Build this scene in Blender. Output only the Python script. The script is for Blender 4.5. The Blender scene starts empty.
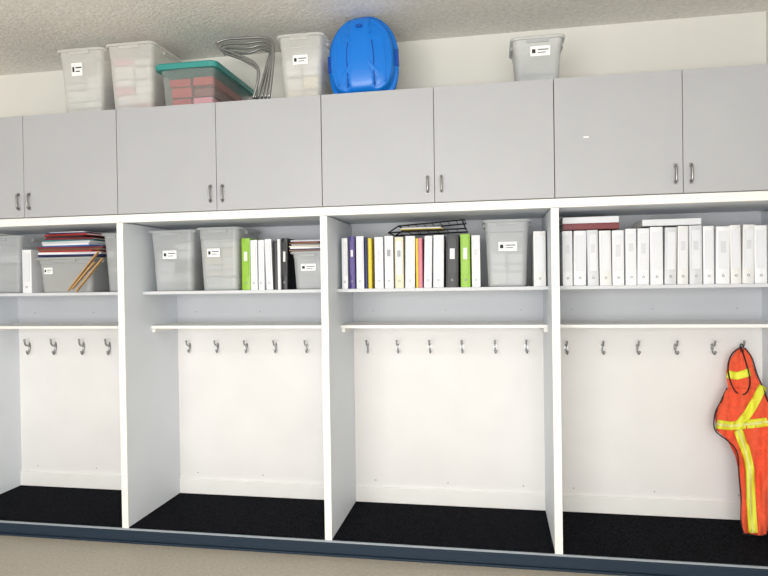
import bpy, bmesh, math, random
import numpy as np
from mathutils import Vector, Matrix
random.seed(4)

# ------------------------------------------------------------------ camera solve
BW = 1.22
obs = [] # (X, ytype, zkey, px, py)
for X, t, b in [(0,(553,79),(553,197)),(-BW,(322,95),(323,207)),(-2*BW,(116,110),(118,214)),
                (-.5*BW,(434,87),(434,202)),(.5*BW,(683,68),(684,193)),(-1.5*BW,(216,103),(217,211)),(-2.5*BW,(22,115),(23,218))]:
    obs.append((X,-.02,'t',*t)); obs.append((X,-.02,'b',*b))
for X,p in [(0,(557,553)),(-BW,(330,540)),(-2*BW,(125,527))]:
    obs.append((X,0,'0',*p))
for X,p in [(-BW+.019,(356,501)),(-.019,(546,510)),(-2*BW+.019,(181,492))]:
    obs.append((X,'D','0',*p))
def axes(yaw,pitch,roll):
    F=np.array([-math.sin(yaw)*math.cos(pitch),math.cos(yaw)*math.cos(pitch),math.sin(pitch)])
    R=np.array([math.cos(yaw),math.sin(yaw),0.]); U=np.cross(R,F)
    return R*math.cos(roll)+U*math.sin(roll), -R*math.sin(roll)+U*math.cos(roll), F
def resid(p):
    R,U,F=axes(*p[3:6]); r=[]
    for X,Y,z,px,py in obs:
        Y=p[9] if Y=='D' else Y
        Z={'t':p[8],'b':p[7],'0':0}[z]
        d=np.array([X,Y,Z])-p[:3]; w=d@F
        r+= [384+p[6]*(d@R)/w-px, 288-p[6]*(d@U)/w-py]
    r+=[(p[6]-560)*.02,(p[9]-.58)*10]
    return np.array(r)
p=np.array([-.4,-3.,1.35,.159,0.,.016,560.,1.8,2.4,.58]); lam=1e-2
r=resid(p)
for it in range(60):
    J=np.zeros((len(r),len(p)))
    for i in range(len(p)):
        q=p.copy(); h=1e-5*max(1,abs(p[i])); q[i]+=h; J[:,i]=(resid(q)-r)/h
    A=J.T@J
    dp=-np.linalg.solve(A+lam*np.diag(np.diag(A)),J.T@r)
    rn=resid(p+dp)
    if rn@rn<r@r: p=p+dp; r=rn; lam*=.3
    else: lam*=5
P=.085
CAM=p[:3].copy(); CAM[2]+=P; FPX=p[6]
ZB=P+p[7]; ZT=P+p[8]; D=float(p[9])
R_,U_,F_=axes(*p[3:6])
def at(px,py,Y):
    d=F_*FPX+R_*(px-384)-U_*(py-288)
    t=(Y-CAM[1])/d[1]
    return Vector(CAM+d*t)

# ------------------------------------------------------------------ materials
def lin(c):
    c=c/255.
    return c/12.92 if c<=.04045 else ((c+.055)/1.055)**2.4
def col(rgb): return (lin(rgb[0]),lin(rgb[1]),lin(rgb[2]),1)
MC={}
def mat(name,rgb,rough=.5,metal=0,noise=0,scale=40,bump=0,bscale=200,spec=.5,alpha=1,trans=0):
    if name in MC: return MC[name]
    m=bpy.data.materials.new(name); m.use_nodes=True; nt=m.node_tree; b=nt.nodes['Principled BSDF']
    b.inputs['Base Color'].default_value=col(rgb); b.inputs['Roughness'].default_value=rough
    b.inputs['Metallic'].default_value=metal; b.inputs['Specular IOR Level'].default_value=spec
    tc=nt.nodes.new('ShaderNodeTexCoord')
    if noise:
        n=nt.nodes.new('ShaderNodeTexNoise'); n.inputs['Scale'].default_value=scale; n.inputs['Detail'].default_value=6
        nt.links.new(tc.outputs['Object'],n.inputs['Vector'])
        rp=nt.nodes.new('ShaderNodeValToRGB'); rp.color_ramp.elements[0].position=.3; rp.color_ramp.elements[1].position=.7
        c=col(rgb); rp.color_ramp.elements[0].color=tuple(max(0,v*(1-noise)) for v in c[:3])+(1,)
        rp.color_ramp.elements[1].color=tuple(min(1,v*(1+noise)) for v in c[:3])+(1,)
        nt.links.new(n.outputs['Fac'],rp.inputs['Fac']); nt.links.new(rp.outputs['Color'],b.inputs['Base Color'])
    if bump:
        n=nt.nodes.new('ShaderNodeTexNoise'); n.inputs['Scale'].default_value=bscale; n.inputs['Detail'].default_value=4
        nt.links.new(tc.outputs['Object'],n.inputs['Vector'])
        bp=nt.nodes.new('ShaderNodeBump'); bp.inputs['Strength'].default_value=bump; bp.inputs['Distance'].default_value=.01
        nt.links.new(n.outputs['Fac'],bp.inputs['Height']); nt.links.new(bp.outputs['Normal'],b.inputs['Normal'])
    b.inputs['Alpha'].default_value=alpha
    if trans:
        out=nt.nodes['Material Output']; tr=nt.nodes.new('ShaderNodeBsdfTranslucent'); tr.inputs['Color'].default_value=col(rgb)
        mx=nt.nodes.new('ShaderNodeMixShader'); mx.inputs[0].default_value=trans
        nt.links.new(b.outputs[0],mx.inputs[1]); nt.links.new(tr.outputs[0],mx.inputs[2]); nt.links.new(mx.outputs[0],out.inputs['Surface'])
    MC[name]=m
    return m
door_m=mat('grey_laminate',(172,173,176),.42,noise=.02,scale=3)
carc_m=mat('cabinet_edge',(120,121,125),.5)
side_m=mat('cool_grey_panel',(226,231,237),.5,noise=.02,scale=3)
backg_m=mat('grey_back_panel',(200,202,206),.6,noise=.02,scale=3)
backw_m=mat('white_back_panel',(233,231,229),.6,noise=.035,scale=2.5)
white_m=mat('white_trim_paint',(238,237,233),.45,noise=.02,scale=5)
wall_m=mat('wall_paint',(228,226,218),.8,bump=.08,bscale=150)
ceil_m=mat('textured_ceiling',(238,235,228),.95,noise=.09,scale=50,bump=.8,bscale=60)
floor_m=mat('speckled_vinyl',(176,168,155),.5,noise=.12,scale=60)
carpet_m=mat('black_carpet',(24,25,30),1,noise=.9,scale=110,bump=1,bscale=220,spec=.05)
navy_m=mat('navy_rubber_base',(32,47,62),.6,spec=.3)
chrome_m=mat('brushed_metal',(150,150,150),.3,metal=1)
hook_m=mat('hook_metal',(165,165,165),.25,metal=.8)
screw_m=mat('screw_metal',(150,150,150),.4,metal=.5)
steel_m=mat('rack_steel',(150,151,150),.3,metal=.8)
paper_m=mat('paper_block',(235,233,225),.8)
label_m=mat('label_paper',(245,245,243),.7)
ink_m=mat('ink',(30,30,34),.7)
card_m=mat('label_insert',(222,224,228),.5)
tote_m=mat('frosted_plastic',(238,237,233),.35,noise=.04,scale=9,alpha=.62,trans=.3)
toteg_m=mat('frosted_grey_plastic',(216,219,220),.35,noise=.04,scale=9,alpha=.66,trans=.25)
clear_m=mat('clear_plastic',(205,212,208),.15,alpha=.26)
teal_m=mat('teal_lid',(50,142,136),.35)
blue_m=mat('blue_plastic',(10,118,214),.3)
blued_m=mat('blue_plastic_groove',(6,72,160),.4)
grey_m=mat('solid_grey_bin',(180,182,182),.4,alpha=.85,trans=.1)
wood_m=mat('light_wood',(190,150,96),.6,noise=.15,scale=20)
orange_m=mat('orange_mesh_fabric',(240,92,56),.8,noise=.1,scale=40,bump=.4,bscale=500)
orangeb_m=mat('orange_fabric_inner',(205,62,38),.85,noise=.1,scale=40)
yel_m=mat('yellow_reflective',(228,230,60),.55)
sil_m=mat('silver_reflective',(226,226,140),.4)
blk_m=mat('black_binding',(22,22,26),.8)
C={k:mat('cover_'+k,v,.4) for k,v in dict(white=(232,233,236),offw=(222,222,220),cream=(224,216,190),black=(26,26,30),green=(140,186,48),
   purple=(74,58,130),navy=(30,40,90),red=(170,44,44),dred=(120,34,42),yellow=(226,204,70),blue=(60,100,170),grey=(150,152,156),pink=(214,130,150),teal=(40,120,120),brown=(120,84,60),lgrey=(206,208,212)).items()}

# ------------------------------------------------------------------ mesh builder
class MB:
    def __init__(s): s.v=[];s.f=[];s.mi=[];s.mats=[];s.sm=[]
    def m(s,mt):
        if mt not in s.mats: s.mats.append(mt)
        return s.mats.index(mt)
    def add(s,vs,fs,mt,M=None,smooth=False):
        o=len(s.v)
        for v in vs:
            v=Vector(v); s.v.append(M@v if M else v)
        k=s.m(mt)
        for f in fs: s.f.append([i+o for i in f]); s.mi.append(k); s.sm.append(smooth)
    def box(s,x0,x1,y0,y1,z0,z1,mt,M=None):
        vs=[(x,y,z) for z in (z0,z1) for y in (y0,y1) for x in (x0,x1)]
        s.add(vs,[(0,2,3,1),(4,5,7,6),(0,1,5,4),(2,6,7,3),(0,4,6,2),(1,3,7,5)],mt,M)
    def loft(s,rings,mt,M=None,cap0=True,cap1=True,smooth=False):
        n=len(rings[0]); vs=[v for r in rings for v in r]; fs=[]
        for k in range(len(rings)-1):
            for i in range(n):
                j=(i+1)%n; fs.append((k*n+i,k*n+j,(k+1)*n+j,(k+1)*n+i))
        if cap0: fs.append(tuple(reversed(range(n))))
        if cap1: fs.append(tuple((len(rings)-1)*n+i for i in range(n)))
        s.add(vs,fs,mt,M,smooth)
    def tube(s,pts,r,mt,n=8,M=None,sub=6,closed=False):
        pts=[Vector(q) for q in pts]; P2=[]
        L=len(pts)
        if L>2 and sub>1:   # catmull-rom
            for i in range(L-1):
                a=pts[max(i-1,0)];b=pts[i];c=pts[i+1];d=pts[min(i+2,L-1)]
                for k in range(sub):
                    t=k/sub
                    P2.append(.5*((2*b)+(-a+c)*t+(2*a-5*b+4*c-d)*t*t+(-a+3*b-3*c+d)*t**3))
            P2.append(pts[-1])
        else: P2=pts
        rings=[]; up=None
        for i,q in enumerate(P2):
            tg=(P2[min(i+1,len(P2)-1)]-P2[max(i-1,0)]).normalized()
            if up is None: up=tg.orthogonal().normalized()
            up=(up-tg*up.dot(tg)).normalized(); w=tg.cross(up)
            rings.append([q+(up*math.cos(a)+w*math.sin(a))*r for a in [2*math.pi*k/n for k in range(n)]])
        s.loft(rings,mt,M,smooth=True)
    def done(s,name,parent=None,bevel=0,solid=0,sub=0):
        me=bpy.data.meshes.new(name); me.from_pydata([tuple(v) for v in s.v],[],s.f)
        for mt in s.mats: me.materials.append(mt)
        me.polygons.foreach_set('material_index',s.mi); me.polygons.foreach_set('use_smooth',s.sm)
        bm=bmesh.new(); bm.from_mesh(me); bmesh.ops.recalc_face_normals(bm,faces=bm.faces); bm.to_mesh(me); bm.free()
        o=bpy.data.objects.new(name,me); bpy.context.collection.objects.link(o)
        if parent: o.parent=parent
        if solid: q=o.modifiers.new('s','SOLIDIFY'); q.thickness=solid; q.offset=0
        if bevel: q=o.modifiers.new('b','BEVEL'); q.width=bevel; q.segments=2; q.limit_method='ANGLE'
        if sub: q=o.modifiers.new('u','SUBSURF'); q.levels=sub; q.render_levels=sub
        return o
def empty(name):
    e=bpy.data.objects.new(name,None); bpy.context.collection.objects.link(e); return e
def slab(name,x0,x1,y0,y1,z0,z1,mt,parent=None,bevel=0):
    b=MB(); b.box(x0,x1,y0,y1,z0,z1,mt); return b.done(name,parent,bevel)
def rr(w,d,r,z,n=4):
    o=[]
    for (sx,sy,a0) in ((1,1,0),(-1,1,90),(-1,-1,180),(1,-1,270)):
        for k in range(n+1):
            a=math.radians(a0+90*k/n)
            o.append(Vector((sx*(w/2-r)+r*math.cos(a),sy*(d/2-r)+r*math.sin(a),z)))
    return o

# ------------------------------------------------------------------ room
CZ=at(450,37,D)[2]
XL,XR,YF=-6.5,2*BW/2+.022,-6.5
slab('floor',XL,XR+.1,YF,D+.1,-.1,0,floor_m)
slab('ceiling',XL,XR+.1,YF,D+.1,CZ,CZ+.1,ceil_m)
slab('wall_back',XL,XR+.1,D+.012,D+.112,0,CZ,wall_m)
slab('wall_right',XR,XR+.1,YF,D+.012,0,CZ,wall_m)
slab('wall_left',XL-.1,XL,YF,D+.012,0,CZ,wall_m)
# ------------------------------------------------------------------ cubby unit
XP=[-3*BW,-2*BW,-BW,0,BW]; T=.019
unit=empty('coat_cubby_unit')
x0,x1=XP[0]-T,XP[-1]+T
slab('plinth',x0,x1,.0,D,.0,P-.012,white_m,unit)
slab('carpet_deck',x0,x1,.004,D,P-.012,P,carpet_m,unit)
slab('plinth_nosing',x0,x1,-.008,.004,P-.014,P-.004,mat('nosing',(150,158,166),.4),unit,.002)
b=MB(); b.box(x0,x1,-.010,.0,.012,P-.015,navy_m); b.box(x0,x1,-.022,.0,0,.012,navy_m); b.done('plinth_base',unit,.003)
SZ=at(450,287.5,.2)[2]
HZ=at(447,325,.28)[2]
for i,X in enumerate(XP):
    slab(f'partition_{i}',X-T,X+T,.003,D,P,ZB-.05,side_m,unit)
    slab(f'partition_edge_{i}',X-T-.001,X+T+.001,-.004,.003,P-.004,ZB-.05,white_m,unit,.001)
slab('head_rail',x0,x1,-.006,.03,ZB-.048,ZB-.002,white_m,unit,.002)
slab('head_panel',x0,x1,.03,D,ZB-.04,ZB-.002,side_m,unit)
SY,HY=.20,.28
for i in range(4):
    a,c=XP[i]+T,XP[i+1]-T
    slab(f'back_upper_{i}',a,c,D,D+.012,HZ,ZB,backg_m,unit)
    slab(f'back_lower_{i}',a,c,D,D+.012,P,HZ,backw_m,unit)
    slab(f'kick_board_{i}',a,c,D-.014,D,P,P+.10,white_m,unit,.003)
    slab(f'binder_shelf_{i}',a,c,SY,D,SZ-.019,SZ,mat('shelf_edge',(206,208,212),.5),unit,.001)
    slab(f'coat_shelf_{i}',a,c,HY,D,HZ-.018,HZ,white_m,unit,.001)
    for q,(e0,e1) in enumerate(((a,a+.02),(c-.02,c))):
        slab(f'shelf_cleat_{i}_{q}',e0,e1,HY+.012,D,HZ-.042,HZ-.018,white_m,unit,.001)
    s=MB()
    for xx in (a+.13,(a+c)/2,c-.13):
        for zz in (HZ+.07,P+.14):
            s.loft([[Vector((xx+.004*math.cos(k),D-y,zz+.004*math.sin(k))) for k in [j*math.pi/4 for j in range(8)]] for y in (-.001,.0015)],screw_m)
    s.done(f'panel_screws_{i}',unit)
# ------------------------------------------------------------------ wall cabinets
for i in range(4):
    e=empty('wall_cabinet')
    a,c=XP[i],XP[i+1]
    slab('carcass',a+.001,c-.001,.001,D,ZB,ZT-.003,carc_m,e)
    mid=(a+c)/2
    slab('door_panel_left',a+.002,mid-.0015,-.019,0,ZB+.001,ZT,door_m,e,.0012)
    slab('door_panel_right',mid+.0015,c-.002,-.019,0,ZB+.001,ZT,door_m,e,.0012)
    for k,sx in enumerate((-1,1)):
        hx=mid+sx*.036; hz=ZB+.095
        h=MB(); h.tube([(hx,-.018,hz-.042),(hx,-.030,hz-.041),(hx,-.038,hz-.03),(hx,-.040,hz),(hx,-.038,hz+.03),(hx,-.030,hz+.041),(hx,-.018,hz+.042)],.006,chrome_m,M=None)
        for zz in (-.042,.042):
            h.box(hx-.008,hx+.008,-.022,-.0185,hz+zz-.009,hz+zz+.009,chrome_m)
        h.done(f'pull_{k}',e,0)
    if i==3:
        q=at(586,137,-.02); slab('tape_scrap',q.x-.013,q.x+.013,-.0205,-.0185,q.z-.003,q.z+.003,label_m,e)

# ------------------------------------------------------------------ hooks
rows=[[30,56,84,110],[190,218,247,276,307],[368,398,430,462,495,526],[566,602,637,675,712,741]]
for bi,row in enumerate(rows):
    h=MB()
    big=1.35 if bi==0 else 1.0
    for px in row:
        q=at(px,346 if bi<3 else 347,D); x,z=q.x,q.z
        y=D
        pl=[[Vector((x+.009*math.cos(k),y-dy,z+.022*big*math.sin(k))) for k in [j*math.pi/8 for j in range(16)]] for dy in (0,.004)]
        h.loft(pl,hook_m)
        h.tube([(x,y-.003,z+.008),(x,y-.022,z+.004),(x,y-.045,z+.016),(x,y-.052,z+.036*big)],.0048*big,hook_m)
        h.tube([(x,y-.003,z-.004),(x,y-.010,z-.028*big),(x+.004,y-.028,z-.040*big),(x+.006,y-.040,z-.026*big)],.0048*big,hook_m)
        for c3 in ((x,y-.052,z+.036*big),(x+.006,y-.040,z-.026*big)):
            c3=Vector(c3)
            h.loft([[c3+Vector((.0075*math.sin(t)*math.cos(k),.0075*math.sin(t)*math.sin(k),.0075*math.cos(t))) for k in [j*math.pi/4 for j in range(8)]] for t in (.2,.8,1.57,2.3,2.94)],hook_m,smooth=True)
    h.done('coat_hook_row')

# ------------------------------------------------------------------ totes
def label(b,x,y,z,w,h,M=None):
    b.box(x-w/2,x+w/2,y-.0012,y+.001,z-h/2,z+h/2,label_m,M)
    b.box(x-w*.42,x-w*.24,y-.0018,y,z-h*.2,z+h*.2,ink_m,M)
    b.box(x-w*.12,x+w*.42,y-.0018,y,z+h*.08,z+h*.18,ink_m,M)
    b.box(x-w*.12,x+w*.28,y-.0018,y,z-h*.20,z-h*.12,ink_m,M)
def tote(name,xl,xr,yf,z0,depth,h,mt=None,lab=None,rot=0,fill=.7,cols=('offw','grey','white'),taper=.82,lid=None):
    mt=mt or tote_m
    w=xr-xl; cx=(xl+xr)/2; cy=yf+depth/2
    M=Matrix.Translation((cx,cy,z0))@Matrix.Rotation(math.radians(rot),4,'Z')
    e=empty(name); w-=.03; d=depth-.03
    b=MB(); r=.03
    def s(t): return taper+(1-taper)*t
    rg=[rr(w*s(0)-.01,d*s(0)-.01,r-.005,0),rr(w*s(0),d*s(0),r,.006),rr(w*s(.8)*.985,d*s(.8)*.985,r,h*.8),rr(w*s(.82),d*s(.82),r,h*.82),rr(w,d,r,h-.014),
        rr(w+.026,d+.026,r+.01,h-.016),rr(w+.03,d+.03,r+.01,h-.012),rr(w+.03,d+.03,r+.01,h-.002),rr(w+.024,d+.024,r+.01,h),rr(w-.004,d-.004,r,h)]
    b.loft(rg,mt,M,cap1=False,smooth=False)
    for sx in (-1,1): b.box(sx*(w/2+.003)-.008,sx*(w/2+.003)+.008,-.05,.05,h-.034,h-.014,mt,M)
    b.box(-w*.22,w*.22,-d/2-.008,-d/2+.004,h-.032,h-.014,mt,M)
    b.done('tub',e,.002)
    c=MB(); zz=.012
    while zz<h*fill:
        hh=random.uniform(.03,.08); hh=min(hh,h*fill-zz+.005); sc=s(zz/h)*.88
        for sx in (-1,1):
            ww=w*sc/2*random.uniform(.85,.98); dd=d*sc*random.uniform(.85,.98)
            c.box(sx*w*sc/4-ww/2,sx*w*sc/4+ww/2,-dd/2,dd/2,zz,zz+hh*random.uniform(.8,1),C[random.choice(cols)],M)
        zz+=hh+.002
    c.done('contents',e,.006)
    if lab:
        fx,fz,lw,lh=lab
        l=MB(); t=fz; yy=-d*s(t)/2*(.985 if t<.8 else 1)-.002
        ang=math.atan2(d*(1-taper)/2,h)
        ML=M@Matrix.Translation((fx*w,yy-.002,fz*h))@Matrix.Rotation(ang,4,'X')
        label(l,0,0,0,lw,lh,ML); l.done('label',e)
    if lid:
        l=MB()
        l.loft([rr(w+.02,d+.02,r,h-.03),rr(w+.045,d+.045,r+.01,h-.03),rr(w+.05,d+.05,r+.01,h-.004),rr(w+.04,d+.04,r+.01,h+.004),rr(w+.0,d+.0,r,h+.004),rr(w-.03,d-.03,r,h-.004)],lid,M)
        l.done('lid',e,.001)
    return e
def px_tote(name,a,c,ytop,Y,z0,depth,**k):
    A=at(a,ytop,Y); B=at(c,ytop,Y); return tote(name,A.x,B.x,Y,z0,depth,((A.z+B.z)/2)-z0,**k)
TZ=ZT-.003
# on top of the cabinets
px_tote('storage_tote',54,102,48,.02,TZ,.36,lab=(-.08,.70,.07,.075),fill=.6,cols=('offw','lgrey','white'),taper=.86)
px_tote('storage_tote',102.5,153,42,.02,TZ,.38,fill=.8,cols=('offw','white','lgrey','offw','pink'),lab=None,taper=.86)
px_tote('lidded_storage_box',155,215,63,-.01,TZ,.57,mt=clear_m,lid=teal_m,cols=('red','dred','pink','red'),fill=.75,taper=.92)
px_tote('storage_tote',274.5,323,33,.02,TZ,.36,lab=(.0,.62,.085,.05),fill=.7,cols=('offw','cream','white'),taper=.85)
px_tote('storage_tote',510,566,35,.04,TZ,.30,mt=toteg_m,lab=(.05,.70,.10,.05),fill=.3,cols=('grey','lgrey'),taper=.85)
# shelf bays
px_tote('storage_tote',-34,20,236,.22,SZ,.34,mt=toteg_m,fill=.7,cols=('grey','lgrey'))
px_tote('storage_tote',98.5,122,233,.22,SZ,.34,mt=toteg_m,lab=None,fill=.7)
px_tote('storage_bin',33,92,257,.18,SZ,.34,mt=grey_m,lab=(-.30,.62,.06,.04),fill=.9,cols=('grey','brown','navy'),taper=.9)
px_tote('storage_tote',146,193.5,230,.19,SZ,.36,mt=toteg_m,lab=(-.05,.60,.09,.05),fill=.75,cols=('grey','grey','lgrey','black'),taper=.88)
px_tote('storage_tote',194,239,227,.19,SZ,.37,mt=toteg_m,lab=(-.12,.60,.08,.05),fill=.8,cols=('offw','lgrey','cream'),taper=.88)
px_tote('storage_bin',288.5,326,251,.2,SZ,.30,mt=toteg_m,lab=(.0,.58,.09,.04),fill=.95,cols=('lgrey','grey'),taper=.88)
px_tote('storage_tote',481.5,532,219,.2,SZ,.34,mt=toteg_m,lab=(.02,.60,.10,.05),fill=.55,cols=('lgrey','offw'),taper=.86)

# ------------------------------------------------------------------ binders
def binder(b,x,w,y,z0,h,mt,lean=0,lab=True,dep=.25):
    M=Matrix.Translation((x,y,z0))@Matrix.Rotation(math.radians(lean),4,'Y')
    w=max(w,.012)
    b.box(-w/2,-w/2+.003,.0015,dep,0,h,mt,M); b.box(w/2-.003,w/2,.0015,dep,0,h,mt,M)
    n=5; prof=[(-w/2,.003)]+[(-w/2+w*k/n,-.004*math.sin(math.pi*k/n)) for k in range(n+1)]+[(w/2,.003)]
    b.loft([[Vector((q[0],q[1],zz)) for q in prof] for zz in (0,h)],mt,M)
    b.box(-w/2+.004,w/2-.004,.004,dep-.01,.006,h-.012,paper_m,M)
    if lab and w>.03:
        dark=mt in (C['black'],C['green'],C['purple'])
        b.box(-w*.34,w*.34,-.0058,-.003,h*.26,h*.92,(mt if dark else card_m),M)
        if random.random()<(.9 if dark else .4): b.box(-w*.2,w*.2,-.0064,-.005,h*(.52+random.random()*.1),h*.74,C['offw' if dark else random.choice(['grey','lgrey','lgrey'])],M)
        ring=[[Vector((rr_*math.cos(k),-.0066+dy,h*.14+rr_*math.sin(k))) for k in [j*math.pi/5 for j in range(10)]] for rr_,dy in ((.007,.002),(.007,0),(.004,0),(.004,.002))]
        b.loft(ring,C['grey'],M,cap0=False,cap1=False)
def row(items,name,Y=.215,ytop=None):
    b=MB()
    for it in items:
        a,c,yt,k=it[:4]; lean=it[4] if len(it)>4 else 0
        A=at(a,yt,Y);B=at(c,yt,Y)
        yy=Y+random.uniform(-.004,.02)
        binder(b,(A.x+B.x)/2,(B.x-A.x)*.94,yy,SZ+abs(math.sin(math.radians(lean)))*(B.x-A.x)/2,A.z-SZ-.001,C[k],lean)
    return b.done(name,None,.0006)
row([(240,249,238,'green'),(250,257,240,'white'),(258,264,240,'white'),(265,272,239,'white',-1.5),(272.5,277,241,'black'),(277,280,239,'white'),(280,286,238,'black',1)],'binder_row')
b3=[(341,347,238,'white'),(348,354,236,'purple'),(355,363,236,'white'),(364,367,238,'navy'),(367,371,238,'yellow'),(374,383,237,'white'),(384,393,236,'white'),
    (394,403,237,'cream'),(404,414,236,'white',1),(415,418,238,'yellow'),(418,422,238,'pink'),(423,431,236,'white',1.5),(432,443,235,'white',1),(445,458,235,'black',1),(460,470,234,'green'),(471,480,235,'white')]
row(b3,'binder_row')
row([(533,546,231,'offw')],'binder_row')
w4=[11,14,12,13,13,12,13,14,13,12,14,12,15,12,13,14,13,12]
xs=562;it=[]
for k,w in enumerate(w4):
    if xs+w>795: break
    it.append((xs,xs+w-.6,231-(xs-562)*.036+random.choice([0,0,1,-1]),random.choice(['white','white','offw','lgrey'])if k!=2 else 'lgrey',random.choice([0,0,.8,1.2,-.5])))
    xs+=w
row(it,'binder_row')
# flat things lying on binders
def stack(name,x0,x1,y0,y1,z,items,jit=3):
    b=MB()
    for (th,k,f) in items:
        M=Matrix.Translation(((x0+x1)/2,(y0+y1)/2,z))@Matrix.Rotation(math.radians(random.uniform(-jit,jit)),4,'Z')
        w=(x1-x0)*f/2; d=(y1-y0)*random.uniform(.85,1)/2
        if th>.012:
            b.box(-w,w,-d,d,0,.003,C[k],M); b.box(-w,w,-d,d,th-.003,th,C[k],M); b.box(-w,w,-d,-d+.004,.003,th-.003,C[k],M)
            b.box(-w+.004,w-.005,-d+.005,d-.005,.003,th-.003,paper_m,M)
        else: b.box(-w,w,-d,d,0,th,C[k],M)
        z+=th+.0004
    return b.done(name,None,.0006)
zt=at(590,229.5,.24).z
stack('binder_stack',at(563,228,.24).x,at(619,228,.24).x,.23,.48,zt,[(.034,'dred',1),(.034,'white',1.0)],.6)
zt=at(670,226,.24).z
stack('binder_stack',at(643,227,.24).x,at(702,227,.24).x,.23,.5,zt+.004,[(.034,'white',1)],1)
# bay 1 magazines on bin
q0=at(35,256,.2);q1=at(96,256,.2)
stack('magazine_stack',q0.x,q1.x,.21,.45,at(60,256.5,.2).z+.001,[(.012,'navy',1),(.014,'white',.95),(.01,'red',.9),(.013,'brown',.98),(.01,'dred',1),(.008,'blue',.9),(.012,'white',.8),(.014,'lgrey',.85),(.008,'teal',.78),(.014,'dred',.74),(.01,'black',.66),(.013,'red',.8),(.006,'navy',.7),(.006,'white',.6)],10)
b=MB()
A=at(22,250,.22);B=at(31,250,.22)
binder(b,(A.x+B.x)/2,B.x-A.x,.22,SZ,A.z-SZ,C['white'])
b.done('binder_row',None,.0006)
# wooden sticks
b=MB()
for k,(a,c) in enumerate([((68,291),(99,251)),((76,292),(103,258)),((72,289),(95,262))]):
    A=at(a[0],a[1],.15-.012*k); B=at(c[0],c[1],.17-.012*k)
    A.z=max(A.z,SZ-.01)
    dr=(B-A); L=dr.length; M=Matrix.Translation(A)@dr.to_track_quat('Z','Y').to_matrix().to_4x4()
    b.loft([[Vector((sx*ww,sy*.0035,zz)) for sx,sy in ((-1,-1),(1,-1),(1,1),(-1,1))] for ww,zz in ((.008,0),(.011,.02),(.013,L*.7),(.012,L-.01),(.006,L))],wood_m,M)
b.done('paint_stick_bundle',None,.001)
# bay 2 papers on small bin
q0=at(288,250,.22);q1=at(323,250,.22)
stack('magazine_stack',q0.x,q1.x,.22,.45,at(300,251,.2).z+.001,[(.008,'brown',1),(.006,'navy',.9),(.01,'white',.95),(.006,'cream',.9),(.010,'grey',.9),(.008,'brown',.85),(.006,'dred',.8),(.008,'lgrey',.9)],8)
# wire letter trays over binders in bay 3
zt=at(420,233.5,.24).z+.002
xa,xb=at(388,230,.24).x,at(466,230,.24).x
b=MB()
for lv,(z,sx) in enumerate(((zt+.008,0),(zt+.045,.04))):
    x0_,x1_=xa+sx+.02*lv,xb-.01*lv
    rise=.012+.012*lv
    b.tube([(x0_,.25,z),(x1_,.25,z+rise),(x1_,.5,z+rise),(x0_,.5,z),(x0_,.25,z)],.0045,blk_m,sub=1)
    for k in range(9):
        t=k/8; xx=x0_+(x1_-x0_)*t
        b.tube([(xx,.25,z+rise*t),(xx,.5,z+rise*t)],.0018,blk_m,n=6,sub=1)
b.tube([(xa,.25,zt+.008),(xa+.06,.25,zt+.045)],.004,blk_m,sub=1); b.tube([(xb,.25,zt+.012),(xb-.02,.25,zt+.066)],.004,blk_m,sub=1)
b.tube([(xa,.5,zt+.008),(xa+.06,.5,zt+.045)],.004,blk_m,sub=1)
b.done('wire_letter_tray')
stack('paper_pile',at(400,232,.27).x,at(443,232,.27).x,.265,.48,zt+.0255,[(.004,'yellow',1),(.006,'white',.95),(.003,'grey',.9)],5)

# ------------------------------------------------------------------ blue sled
def sled():
    xl=at(328.5,60,.12).x; xr=at(399,60,.12).x
    W=xr-xl; Ht=at(364,13,.14).z-TZ
    b=MB(); n=96; a=W/2; hh=Ht/2
    def outl(t):
        x=math.cos(t);z=math.sin(t)
        ex,ez=(.72,.72) if z>0 else (.45,.62)
        X=a*math.copysign(abs(x)**ex,x); Z=hh*math.copysign(abs(z)**ez,z)
        X*=(1-.22*max(0,z)**1.3-.06*max(0,-z)**1.6)
        return X,Z
    rings=[]
    prof=[(1.0,.125),(1.0,.108),(.985,.100),(.925,.100),(.905,.094),(.88,.062),(.85,.045),(.80,.034),(.74,.026),(.66,.020),(.56,.014),(.42,.008),(.25,.004),(.04,.003)]
    for s,y in prof:
        r=[]
        for k in range(n):
            X,Z=outl(2*math.pi*k/n); X*=s;Z*=s
            yy=y
            if s<.84:
                cx=.36*a*(1-.30*(Z/hh if Z>0 else 0))
                yy+=.012*(1 if abs(X)>cx else 0)
            r.append(Vector((X,yy,Z)))
        rings.append(r)
    M=Matrix.Translation(((xl+xr)/2,.03,TZ+.006))@Matrix.Rotation(math.radians(-5),4,'X')@Matrix.Rotation(math.radians(-2),4,'Y')@Matrix.Translation((0,0,hh))
    b.loft(rings,blue_m,M,cap0=False,smooth=True)
    b.loft([[Vector((v.x*.97,v.y+.012,v.z*.97)) for v in rr_] for rr_ in rings[1:]],blue_m,M,cap0=False,smooth=True)
    b.loft([[Vector((.020*math.cos(k),yy,hh*.60+.010*math.sin(k))) for k in [j*math.pi/6 for j in range(12)]] for yy in (.008,.05)],blued_m,M)
    for sx in (-1,1):
        b.tube([(sx*a*.37,.026,-hh*.76),(sx*a*.37,.020,-hh*.4),(sx*a*.37,.016,0),(sx*a*.31,.019,hh*.35),(sx*a*.22,.028,hh*.68)],.0035,blued_m,M=M)
        b.tube([(sx*a*.66,.044,-hh*.68),(sx*a*.67,.036,-hh*.2),(sx*a*.64,.034,hh*.12),(sx*a*.50,.040,hh*.52)],.005,blue_m,M=M)
        b.box(sx*a*.96-.010,sx*a*.96+.010,.092,.112,-hh*.25,hh*.12,blued_m,M)
    b.done('blue_plastic_sled')
sled()
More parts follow.
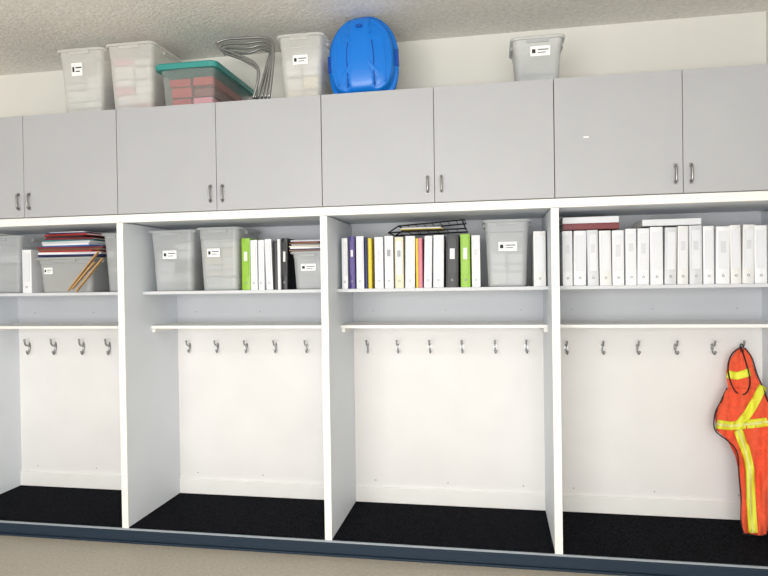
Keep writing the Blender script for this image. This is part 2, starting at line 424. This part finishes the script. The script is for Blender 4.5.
# ------------------------------------------------------------------ metal rack (nested bent tubes)
b=MB()
def q(px,py,Y): return at(px-4,py,Y)
for k in range(4):
    Y=.08+.05*k; o=k*5.0
    b.tube([q(220+o*.5,43+o*.8,Y),q(232,39+o*.9,Y),q(252,38+o*1.0,Y),q(267-o*.1,37.5+o*.75,Y),q(276-o*.15,42+o*.7,Y),q(277-o*.35,62,Y),q(273-o*.75,99,Y)],.0085,steel_m)
for k in range(2):
    Y=.07+.06*k; o=k*5
    b.tube([q(220+o,43+o,Y),q(224+o,48+o,Y),q(240+o,54+o,Y),q(257+o*.4,62+o,Y),q(263-o*.2,74,Y),q(257+o*.5,99,Y)],.0075,steel_m)
b.done('nested_metal_rack')

# ------------------------------------------------------------------ safety vest
def VY(py): return float(np.interp(py,[345,370,400,450,500,540],[D-.055,D-.08,D-.13,D-.19,D-.24,D-.27]))
def VS(px,py,off=0):
    amp=min(1,max(.3,(py-350)/60))
    Y=VY(py)+amp*(.020*math.sin(px*.36+py*.05)+.009*math.sin(px*.85-py*.07)+.006*math.sin(px*.2+py*.16))-off
    v=at(px,py,Y); v.x=min(v.x,BW-T-.012-off*.3); v.z=max(v.z,P+.012+off); return v
vest=empty('safety_vest')
def panel(name,rowsp,mt,off=0,nu=16,sub=8):
    b=MB(); R=[]
    for k in range(len(rowsp)-1):
        for j in range(sub+(1 if k==len(rowsp)-2 else 0)):
            t=j/sub; R.append([u*(1-t)+v*t for u,v in zip(rowsp[k],rowsp[k+1])])
    vs=[];fs=[]
    for r in R:
        for i in range(nu+1):
            t=i/nu; vs.append(VS(r[1]*(1-t)+r[3]*t,r[0]*(1-t)+r[2]*t,off))
    for j in range(len(R)-1):
        for i in range(nu):
            a=j*(nu+1)+i; fs.append((a,a+1,a+nu+2,a+nu+1))
    b.add(vs,fs,mt,smooth=True)
    return b.done(name,vest,solid=.002)
def edge(name,pts,r=.0035,off=.004,mt=blk_m):
    b=MB(); b.tube([VS(x,y,off) for x,y in pts],r,mt,sub=5); b.done(name,vest)
def band(name,pts,w,mt,off=.006):
    rows_=[]
    for i,(x,y) in enumerate(pts):
        a=pts[max(i-1,0)];c=pts[min(i+1,len(pts)-1)]
        dx,dy=c[0]-a[0],c[1]-a[1];L=math.hypot(dx,dy); nx,ny=-dy/L,dx/L
        rows_.append((y-ny*w/2,x-nx*w/2,y+ny*w/2,x+nx*w/2))
    return panel(name,rows_,mt,off,nu=4,sub=6)
panel('back_panel',[(352,738,352,746),(372,730,374,754),(398,732,398,764),(430,722,430,770),(455,735,455,770),(500,746,500,769),(530,748,532,768)],orangeb_m,-.015)
panel('shoulder_panel',[(348,738,348,745),(358,731,357,751),(372,726,374,756),(388,728,388,762)],orange_m)
panel('body_panel',[(388,727,388,762),(400,722,398,768),(414,715,410,776),(430,716,428,780),(441,729,444,780),(452,737,456,778)],orange_m)
panel('tail_panel',[(450,736,450,778),(470,739,470,776),(495,741,495,774),(520,741,520,770),(534,743,536,766)],orange_m)
band('shoulder_stripe',[(727,374),(737,376),(750,372)],8,yel_m)
band('chest_stripe',[(716,424),(730,426),(750,424),(777,421)],9,yel_m)
band('diagonal_stripe',[(763,386),(756,400),(748,414),(736,428)],9,yel_m,.009)
band('front_stripe',[(738,430),(745,448),(750,470),(751,500),(753,533)],9,yel_m,.010)
band('front_reflector',[(738,430),(745,448),(750,470),(751,500),(753,533)],2.5,sil_m,.013)
band('chest_reflector',[(716,424),(730,426),(750,424),(775,421)],2.5,sil_m,.012)
edge('armhole_binding',[(741,347),(732,354),(728,366),(730,380),(736,392),(745,394),(750,384),(748,370),(744,356),(741,347)],.004,.008)
edge('side_binding',[(727,388),(721,401),(715,414),(715,430),(728,441),(737,452),(739,475),(741,500),(741,522),(744,534)])
edge('hem_binding',[(744,534),(754,536),(766,535)])
edge('front_binding',[(745,348),(752,358),(757,374),(763,388),(768,402)])
edge('hang_loop',[(741,352),(740,346),(742,344),(744,348),(743,352)],.0025,.0)

# ------------------------------------------------------------------ lights
def area(name,loc,rot,sx,sy,pw,c):
    l=bpy.data.lights.new(name,'AREA'); l.shape='RECTANGLE'; l.size=sx; l.size_y=sy; l.energy=pw; l.color=c
    o=bpy.data.objects.new(name,l); o.location=loc; o.rotation_euler=rot; bpy.context.collection.objects.link(o); return o
area('window_daylight',(-1.2,-6.2,1.3),(math.radians(102),0,0),4.6,2.0,270,(1,.995,.98))
area('overhead_fill',(-1.5,-2.6,CZ-.06),(0,0,0),2.4,.6,20,(1,.97,.93))  # weak unseen fill light overhead, pointing down; no fixture modelled
w=bpy.data.worlds.new('World'); bpy.context.scene.world=w; w.use_nodes=True
w.node_tree.nodes['Background'].inputs[0].default_value=(.94,.97,1,1); w.node_tree.nodes['Background'].inputs[1].default_value=.65
# ------------------------------------------------------------------ camera
cd=bpy.data.cameras.new('Camera'); cam=bpy.data.objects.new('Camera',cd); bpy.context.collection.objects.link(cam)
cd.sensor_width=36; cd.lens=FPX*36/768
M=Matrix(((R_[0],U_[0],-F_[0],CAM[0]),(R_[1],U_[1],-F_[1],CAM[1]),(R_[2],U_[2],-F_[2],CAM[2]),(0,0,0,1)))
cam.matrix_world=M
bpy.context.scene.camera=cam
bpy.context.scene.view_settings.view_transform='Standard'
